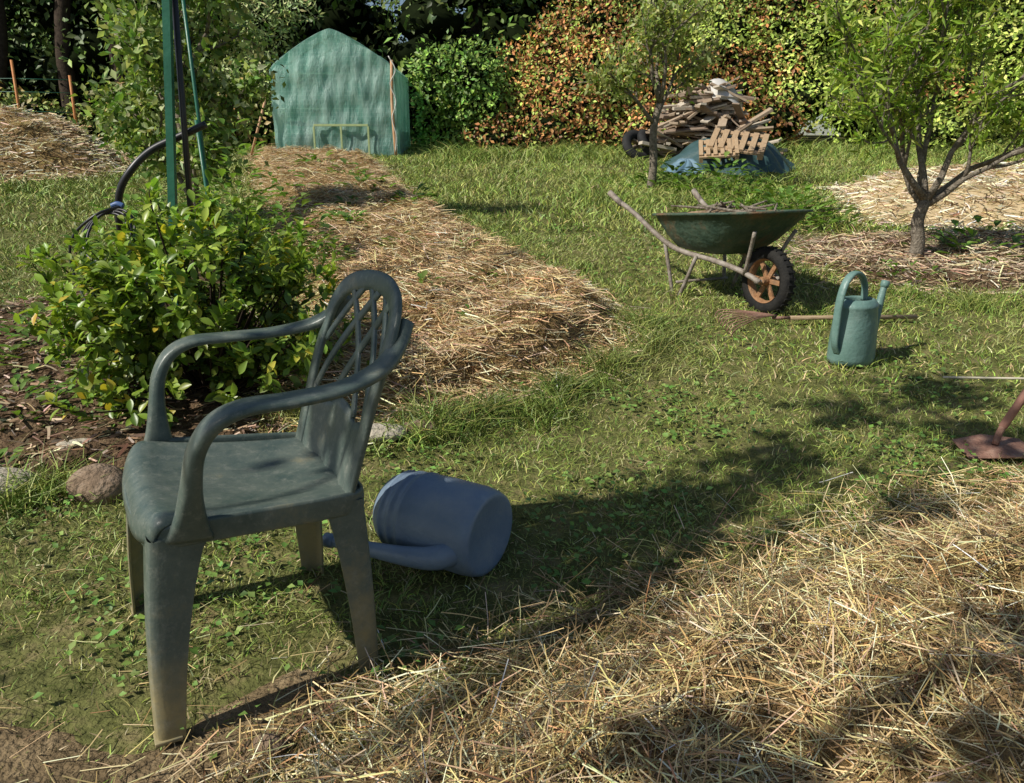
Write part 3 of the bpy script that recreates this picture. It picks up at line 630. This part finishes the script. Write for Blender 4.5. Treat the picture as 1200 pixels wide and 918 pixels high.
# ---------------------------------------------------------------- greenhouse
def greenhouse():
    W,Lg,HE,HP=.975,1.6,1.34,1.9
    e=empty('garden_greenhouse',(-2.80,12.9,1.09-.03))
    m,nt,b=newmat('green_mesh_plastic'); tc=nt.nodes.new('ShaderNodeTexCoord'); sp=nt.nodes.new('ShaderNodeSeparateXYZ'); nt.links.new(tc.outputs['Object'],sp.inputs[0])
    def mth(op,a,b_=None):
        n=nt.nodes.new('ShaderNodeMath'); n.operation=op
        for i,v in enumerate((a,b_)):
            if v is None: continue
            if isinstance(v,(int,float)): n.inputs[i].default_value=v
            else: nt.links.new(v,n.inputs[i])
        return n.outputs[0]
    u=mth('ADD',sp.outputs['X'],sp.outputs['Y'])
    l1=mth('LESS_THAN',mth('FRACT',mth('MULTIPLY',u,16)),.14); l2=mth('LESS_THAN',mth('FRACT',mth('MULTIPLY',sp.outputs['Z'],16)),.14); ln=mth('MAXIMUM',l1,l2)
    nn=nt.nodes.new('ShaderNodeTexNoise'); nn.inputs['Scale'].default_value=3.5; nn.inputs['Detail'].default_value=8; nn.inputs['Roughness'].default_value=.65
    mp=nt.nodes.new('ShaderNodeMapping'); mp.inputs['Scale'].default_value=(1.8,1.8,.6); nt.links.new(tc.outputs['Object'],mp.inputs[0]); nt.links.new(mp.outputs[0],nn.inputs['Vector'])
    rp=nt.nodes.new('ShaderNodeValToRGB'); rp.color_ramp.elements[0].position=.36; rp.color_ramp.elements[0].color=(.2,.46,.38,1); rp.color_ramp.elements[1].position=.66; rp.color_ramp.elements[1].color=(.58,.8,.72,1); nt.links.new(nn.outputs['Fac'],rp.inputs[0])
    mx=nt.nodes.new('ShaderNodeMix'); mx.data_type='RGBA'; nt.links.new(mth('MULTIPLY',ln,.25),mx.inputs[0]); nt.links.new(rp.outputs[0],mx.inputs[6]); mx.inputs[7].default_value=(.65,.85,.78,1)
    nt.links.new(mx.outputs[2],b.inputs['Base Color']); b.inputs['Roughness'].default_value=.3; setspec(b,.7)
    bp=nt.nodes.new('ShaderNodeBump'); bp.inputs['Strength'].default_value=.9; bp.inputs['Distance'].default_value=.07; nt.links.new(nn.outputs['Fac'],bp.inputs['Height']); nt.links.new(bp.outputs[0],b.inputs['Normal'])
    tr=nt.nodes.new('ShaderNodeBsdfTranslucent'); nt.links.new(mx.outputs[2],tr.inputs['Color']); tp=nt.nodes.new('ShaderNodeBsdfTransparent'); tp.inputs[0].default_value=(.5,.82,.7,1)
    m1=nt.nodes.new('ShaderNodeMixShader'); m1.inputs[0].default_value=.38; nt.links.new(b.outputs[0],m1.inputs[1]); nt.links.new(tr.outputs[0],m1.inputs[2])
    m2=nt.nodes.new('ShaderNodeMixShader'); m2.inputs[0].default_value=.27; nt.links.new(m1.outputs[0],m2.inputs[1]); nt.links.new(tp.outputs[0],m2.inputs[2]); nt.links.new(m2.outputs[0],nt.nodes['Material Output'].inputs['Surface'])
    def rz(x): return HE+(HP-HE)*(1-(abs(x)/W)**1.3)-.03*max(0,(abs(x)/W-.9)/.1)
    parts=[]
    def grid(fn,na,nb):
        V=[fn(i/(na-1),j/(nb-1)) for i in range(na) for j in range(nb)]; F=[(i*nb+j,i*nb+j+1,(i+1)*nb+j+1,(i+1)*nb+j) for i in range(na-1) for j in range(nb-1)]; return V,F
    wr=lambda a,c:.016*math.sin(a*9+c*4)+.012*math.sin(a*3-c*13+1)+.009*math.sin(a*21+c*5)+.006*math.sin(a*35-c*9)
    def front(y0,sg):
        def fn(u,v): 
            x=(u*2-1)*W; z=v*rz(x)+0; return (x,y0+sg*(wr(x,z)+.03),z)
        return fn
    parts.append(grid(front(0,-1),60,44)); parts.append(grid(front(Lg,1),24,20))
    for s in(-1,1): parts.append(grid(lambda u,v,s=s:(s*(W+wr(u*2,v*2)*.8*math.sin(u*math.pi)),u*Lg,v*HE),30,22))
    parts.append(grid(lambda u,v:((u*2-1)*W*1.01,v*Lg*1.04-.04,rz((u*2-1)*W)+.004+wr(u*3,v*2)*.6*math.sin(v*math.pi)),41,24))
    V,F=join(parts); mesh_py('cover',V,F,m,True,e)
    M_t=mat_noise('pale_tube',[(.5,.55,.48),(.65,.67,.6)],10,.5); M_w=mat_noise('orange_pole',[(.5,.26,.12),(.62,.4,.24)],12,.6); M_wf=mat_noise('yellow_wood_frame',[(.34,.42,.2),(.44,.52,.26)],12,.7); M_in=mat_noise('dark_planter',[(.02,.04,.03),(.04,.07,.05)],12,.7)
    parts=[]
    for y in(.06,Lg/2,Lg-.06):
        parts.append(tube([(-W+.05,y,0),(-W+.05,y,HE-.06),(0,y,HP-.08),(W-.05,y,HE-.06),(W-.05,y,0)],.016,1,8))
    parts.append(tube([(-W+.05,.06,.75),(W-.05,.06,.75)],.013,1,8)); parts.append(tube([(-W+.05,.06,HE-.07),(W-.05,.06,HE-.07)],.013,1,8))
    V,F=join(parts); mesh_py('tube_frame',V,F,M_t,True,e)
    parts=[]; cx=.1
    for z in(.03,.50): parts.append(box((cx,-.09,z),(.86,.02,.035)))
    for x in(cx-.43,cx,cx+.43): parts.append(box((x,-.092,.265),(.03,.02,.43)))
    V,F=join(parts); mesh_py('lower_frame',V,F,M_wf,False,e,bevel=.003)
    V,F=join([tube([(-W-.33,-.25,.05),(-W-.05,-.1,.95)],.02,1,8)]); mesh_py('brace_pole',V,F,M_w,True,e)
    V,F=join([tube([(W-.02,-.12,.02),(W-.05,-.1,.8),(W-.03,-.09,1.45)],.024,3,8)]); mesh_py('corner_pole',V,F,M_w,True,e)
    V,F=tube([(W-.07,-.15,1.5),(W+.03,-.16,1.3),(W-.06,-.15,1.1),(W+.02,-.15,.85),(W-.05,-.15,.6),(W,-.15,.35),(W-.02,-.15,.1)],.008,6,6); mesh_py('tie_cord',V,F,mat_noise('white_cord',[(.5,.5,.45),(.7,.7,.65)],10),True,e)
    V,F=join([box((-.6,.8,.55),(.5,1.2,.04)),box((.6,.8,.55),(.5,1.2,.04)),box((0,.45,.2),(1.6,.4,.34))]); mesh_py('shelves',V,F,M_in,False,e,bevel=.01)
greenhouse()

# ---------------------------------------------------------------- posts, hoses
def curve(name,pts,r,mat,parent=None):
    V,F=tube(catmull(np.array(pts,float),8),r,1,10); return mesh_py(name,V,F,mat,True,parent)
M_gp=mat_noise('green_painted_metal',[(.012,.10,.06),(.025,.15,.09)],8,.4,.1,spec=.5)
M_blk=mat_noise('black_plastic',[(.01,.01,.012),(.03,.03,.032)],8,.4,spec=.5)
M_blue=mat_noise('blue_plastic',[(.05,.1,.25),(.1,.17,.35)],8,.4)
sec=[(-.5,-.5),(.5,-.5),(.5,.5),(.1,.5),(.1,0),(-.1,0),(-.1,.5),(-.5,.5)]
V,F=sweep([(-1.88,4.2,.1),(-1.65,4.2,2.4)],[(.038,.034)]*2,(1,0,0),np.array(sec),1); mesh_py('metal_fence_post',V,F,M_gp,False)
V,F=tube([(-1.77,4.26,.1),(-1.66,4.24,2.4)],.016,1,10); mesh_py('black_stake',V,F,M_blk,True)
for dx,yy,t in((-1.98,5.2,2.3),(-1.9,5.0,1.3)):
    V,F=tube([(dx,yy,.25),(dx-.04,yy,t)],.012,1,8); mesh_py('garden_stake',V,F,M_gp,True)
curve('drainage_pipe',[(-1.62,4.3,1.25),(-1.75,4.28,1.19),(-1.9,4.25,1.12),(-2.0,4.2,1.02),(-2.08,4.2,.9),(-2.13,4.25,.72),(-2.15,4.35,.5),(-2.2,4.5,.33)],.019,M_blk)
e=empty('garden_hose')
for i in range(3):
    a=np.linspace(0,2*math.pi,16); o=i*.02
    curve('coil_%d'%(i+1),[(-2.12+.12*math.cos(t)+o,4.05+.1*math.sin(t),.68+.12*math.sin(t)+o*.5) for t in a],.007,M_blk,e)
curve('connector',[(-2.08,4.1,.84),(-2.05,4.1,.85),(-2.02,4.1,.84)],.014,M_blue,e)
curve('hose_end',[(-2.03,4.1,.84),(-2.12,4.0,.8),(-2.26,4.0,.68),(-2.28,4.0,.5),(-2.15,3.9,.28)],.007,M_blk,e)

# ---------------------------------------------------------------- rake, hoe, stick
M_wood=mat_noise('weathered_wood',[(.18,.12,.07),(.32,.23,.14),(.42,.33,.22)],20,.75,.3,stretch=(1,1,8))
M_rust=mat_noise('rusted_iron',[(.14,.07,.05),(.26,.14,.1),(.36,.23,.17)],20,.7,.4,spec=.4)
e=empty('garden_rake')
z=lambda x,y:float(gz(x,y))
V,F=tube([(2.22,4.15,z(2.22,4.15)+.035),(1.5,4.08,z(1.5,4.08)+.045)],.012,1,10); mesh_py('handle',V,F,M_wood,True,e)
parts=[tube([(1.5,4.08,z(1.5,4.08)+.045),(1.4,4.06,z(1.4,4.06)+.05)],.009,1,8)]
for i in range(9):
    k=(i-4)/4; x1,y1=1.16,4.05+k*.17
    parts.append(tube([(1.42,4.065,.27),(1.3,4.06+k*.09,.275),(x1,y1,z(x1,y1)+.05),(x1-.03,y1,z(x1,y1)+.005)],.003,4,6))
V,F=join(parts); mesh_py('tines',V,F,M_rust,True,e)
e=empty('garden_hoe')
V=[(1.60,2.50,.075),(1.60,2.62,.10),(1.72,2.65,.11),(1.72,2.47,.09),(1.85,2.63,.10),(1.86,2.5,.075)]
mesh_py('blade',V,[(0,3,2,1),(3,5,4,2)],M_rust,False,e,solid=.006,bevel=.002)
V,F=join([tube([(1.72,2.56,.105),(1.735,2.57,.15),(1.76,2.58,.19)],.012,3,8)]); mesh_py('socket',V,F,M_rust,True,e)
V,F=tube([(1.745,2.575,.165),(2.25,2.75,.95)],.015,1,10); mesh_py('handle',V,F,mat_noise('reddish_handle',[(.3,.15,.12),(.4,.22,.17)],15,.6),True,e)
V,F=tube([(1.85,3.17,.18),(2.2,3.13,.185),(2.6,3.1,.19)],.005,3,8); mesh_py('bamboo_cane',V,F,mat_noise('pale_cane',[(.5,.45,.33),(.7,.64,.5)],20,.6),True)

# ---------------------------------------------------------------- stones
def stone(loc,s,cols,seed,name='stone'):
    V=IV.copy(); 
    rg=np.random.default_rng(seed); k=rg.normal(size=(4,3))
    d=1+.12*np.sin(V@k[0]*2+1)+.08*np.sin(V@k[1]*3.5)+.05*np.sin(V@k[2]*6)
    V=V*d[:,None]*np.array(s)+np.array([loc[0],loc[1],z(loc[0],loc[1])+loc[2]])
    o=mesh_np(name,V,IF,mat_noise('stone_surface_%d'%seed,cols,25,.9,.7,60,spec=.2),smooth=True)
    m=o.modifiers.new('u','SUBSURF'); m.levels=1; m.render_levels=2
W1=[(.3,.26,.2),(.45,.4,.32),(.55,.5,.42)]; B1=[(.14,.10,.065),(.24,.17,.115),(.34,.26,.19)]
stone((-1.33,2.27,.03),(.1,.085,.07),B1,1); stone((-1.68,2.3,.03),(.12,.1,.05),W1,2); stone((-.5,2.68,.03),(.13,.07,.035),W1,3); stone((-.8,2.62,.02),(.06,.05,.03),W1,4)
stone((-.46,1.2,.012),(.035,.025,.022),B1,5); stone((-.5,1.06,.01),(.05,.03,.018),[(.14,.07,.06),(.24,.15,.13)],6); stone((-.35,2.74,.02),(.07,.05,.03),B1,7); stone((-1.55,2.55,.03),(.08,.06,.04),W1,8)

# ---------------------------------------------------------------- wood pile, tarp, pallets
def planks(name,c,rx,ry,h,n,seed):
    rg=np.random.default_rng(seed); e=empty(name)
    groups=[[],[],[]]
    for i in range(n):
        t=i/n; zz=h*t; k=(1-t*.7)
        x=c[0]+rg.uniform(-1,1)*rx*k; y=c[1]+rg.uniform(-1,1)*ry*k
        L=rg.uniform(.4,1.1)*(.6+.5*k); a=rg.normal(0,.5)+(.9 if rg.random()<.3 else 0)
        groups[rg.integers(3)].append(box((x,y,c[2]+zz+.03),(L,rg.uniform(.05,.15),rg.uniform(.015,.05)),(rg.normal(0,.2),rg.normal(0,.28),a)))
    for i,(g,cc) in enumerate(zip(groups,([(.42,.36,.28),(.6,.53,.43)],[(.2,.14,.1),(.32,.25,.19)],[(.3,.22,.15),(.46,.36,.26)]))):
        V,F=join(g); mesh_py('planks_%d'%(i+1),V,F,mat_noise('plank_%d'%i,cc,12,.85,.3,stretch=(1,6,6)),False,e)
    return e
e=planks('wood_pile',(3.05,12.75,1.08),.9,.5,.98,210,4)
def sheet(cx,cy,rx,ry,h,zb,mat,name,parent=None,seed=0,p=2.2):
    V=[];F=[];na,nb=30,72
    for i in range(na):
        t=i/(na-1)
        for j in range(nb):
            a=2*math.pi*j/nb; rr=t*(1+.08*math.sin(3*a+seed)+.05*math.sin(7*a)); x=cx+rx*rr*math.cos(a); y=cy+ry*rr*math.sin(a)
            zz=h*(1-t**p)*(1+.1*math.sin(4*x+2*seed))+.035*math.sin(9*a+t*5)*t+.02*math.sin(17*a+t*9)*t+.02*math.sin(13*x+9*y)
            V.append((x,y,zb(x,y)+max(zz,.005)+.01))
    for i in range(na-1):
        for j in range(nb): F.append((i*nb+j,i*nb+(j+1)%nb,(i+1)*nb+(j+1)%nb,(i+1)*nb+j))
    return mesh_py(name,V,F,mat,True,parent)
M_tarp=mat_noise('dark_tarp',[(.02,.055,.055),(.04,.085,.085),(.07,.12,.13)],3,.45,.5,12,spec=.4); M_tb=mat_noise('blue_tarp',[(.09,.17,.23),(.18,.28,.35)],5,.5,.4,15)
sheet(3.0,11.0,.88,.6,.46,z,M_tarp,'tarpaulin')
sheet(2.33,10.7,.3,.3,.14,z,M_tb,'tarpaulin',None,2)
def pallet(loc,rot,s=1.0):
    e=empty('wooden_pallet',loc,rot); parts=[]
    for i in range(6): parts.append(box((-.45*s+i*.18*s,0,.10),(.1*s,.8*s,.02)))
    for y in(-.36,0,.36):
        parts.append(box((0,y*s,.075),(1.0*s,.09,.024)))
        for x in(-.45,0,.45): parts.append(box((x*s,y*s,.035),(.1*s,.09,.055)))
    V,F=join(parts); mesh_py('slats',V,F,mat_noise('pallet_wood',[(.36,.24,.14),(.5,.36,.22)],12,.8,.3,stretch=(6,1,6)),False,e)
pallet((3.0,10.72,1.20),(.42,.12,-.35),.72); pallet((2.72,10.6,1.12),(.5,-.05,-.2),.5)
V=[];F=[]
for i in range(8):
    for j in range(8): u,v=i/7-.5,j/7-.5; V.append((3.3+u*.5,12.6+v*.3,2.06-.5*u*u-.25*u+.3*v))
for i in range(7):
    for j in range(7): F.append((i*8+j,i*8+j+1,(i+1)*8+j+1,(i+1)*8+j))
mesh_py('plastic_sheet',V,F,mat_noise('white_plastic',[(.5,.48,.44),(.62,.6,.56)],8,.5),True,solid=.004)
for k,(x,y,zz) in enumerate(((1.95,12.5,.14),(2.15,12.6,.14))):
    V,F=lathe([(.2+.075*math.cos(a),.07*math.sin(a)) for a in np.linspace(0,2*math.pi,13)],28)
    o=mesh_py('old_tyre',V,F,mat_noise('old_rubber_%d'%k,[(.012,.012,.012),(.03,.03,.03)],9,.8),True); o.location=(x,y,z(x,y)+.2); o.rotation_euler=(1.0,0,.5+k*.5)
M_or=mat_noise('orange_stake',[(.5,.17,.05),(.6,.28,.1)],9,.6)
for x,t in((-8.1,1.45),(-7.2,1.2),(-9.3,1.5)):
    V,F=tube([(x,13.4,z(x,13.4)),(x+.03,13.4,z(x,13.4)+t)],.022,1,8); mesh_py('wooden_stake',V,F,M_or,True)
V,F=join([tube([(-12,13.42,1.2+h),(-9.3,13.42,1.2+h),(-8.1,13.42,1.2+h),(-7.2,13.42,1.18+h)],.006,1,5) for h in(.3,.6,.9,1.1)]); mesh_py('wire_fence',V,F,M_gp,True)

# ---------------------------------------------------------------- light, world, camera
w=bpy.data.worlds.new('World'); scene.world=w; w.use_nodes=True; nt=w.node_tree; bg=nt.nodes['Background']
sk=nt.nodes.new('ShaderNodeTexSky'); sk.sky_type='NISHITA'; sk.sun_disc=False; sk.sun_elevation=EL; sk.sun_rotation=math.radians(243.4)
nt.links.new(sk.outputs[0],bg.inputs[0]); bg.inputs[1].default_value=.08
L=bpy.data.lights.new('sun','SUN'); L.energy=5.0; L.angle=math.radians(.53); L.color=(1,.95,.85); lo=bpy.data.objects.new('sun',L); link(lo)
d=Vector((.894*math.cos(EL),.447*math.cos(EL),-math.sin(EL))); lo.rotation_euler=d.to_track_quat('-Z','Y').to_euler(); lo.location=(-6,-3,6)
c=bpy.data.cameras.new('camera'); c.sensor_width=36; c.lens=27; c.clip_start=.05; c.clip_end=1000; co=bpy.data.objects.new('camera',c); link(co)
co.location=(0,0,1.085); co.rotation_euler=(math.radians(73),0,0); scene.camera=co
scene.view_settings.view_transform='Standard'; scene.view_settings.look='None'; scene.view_settings.exposure=0
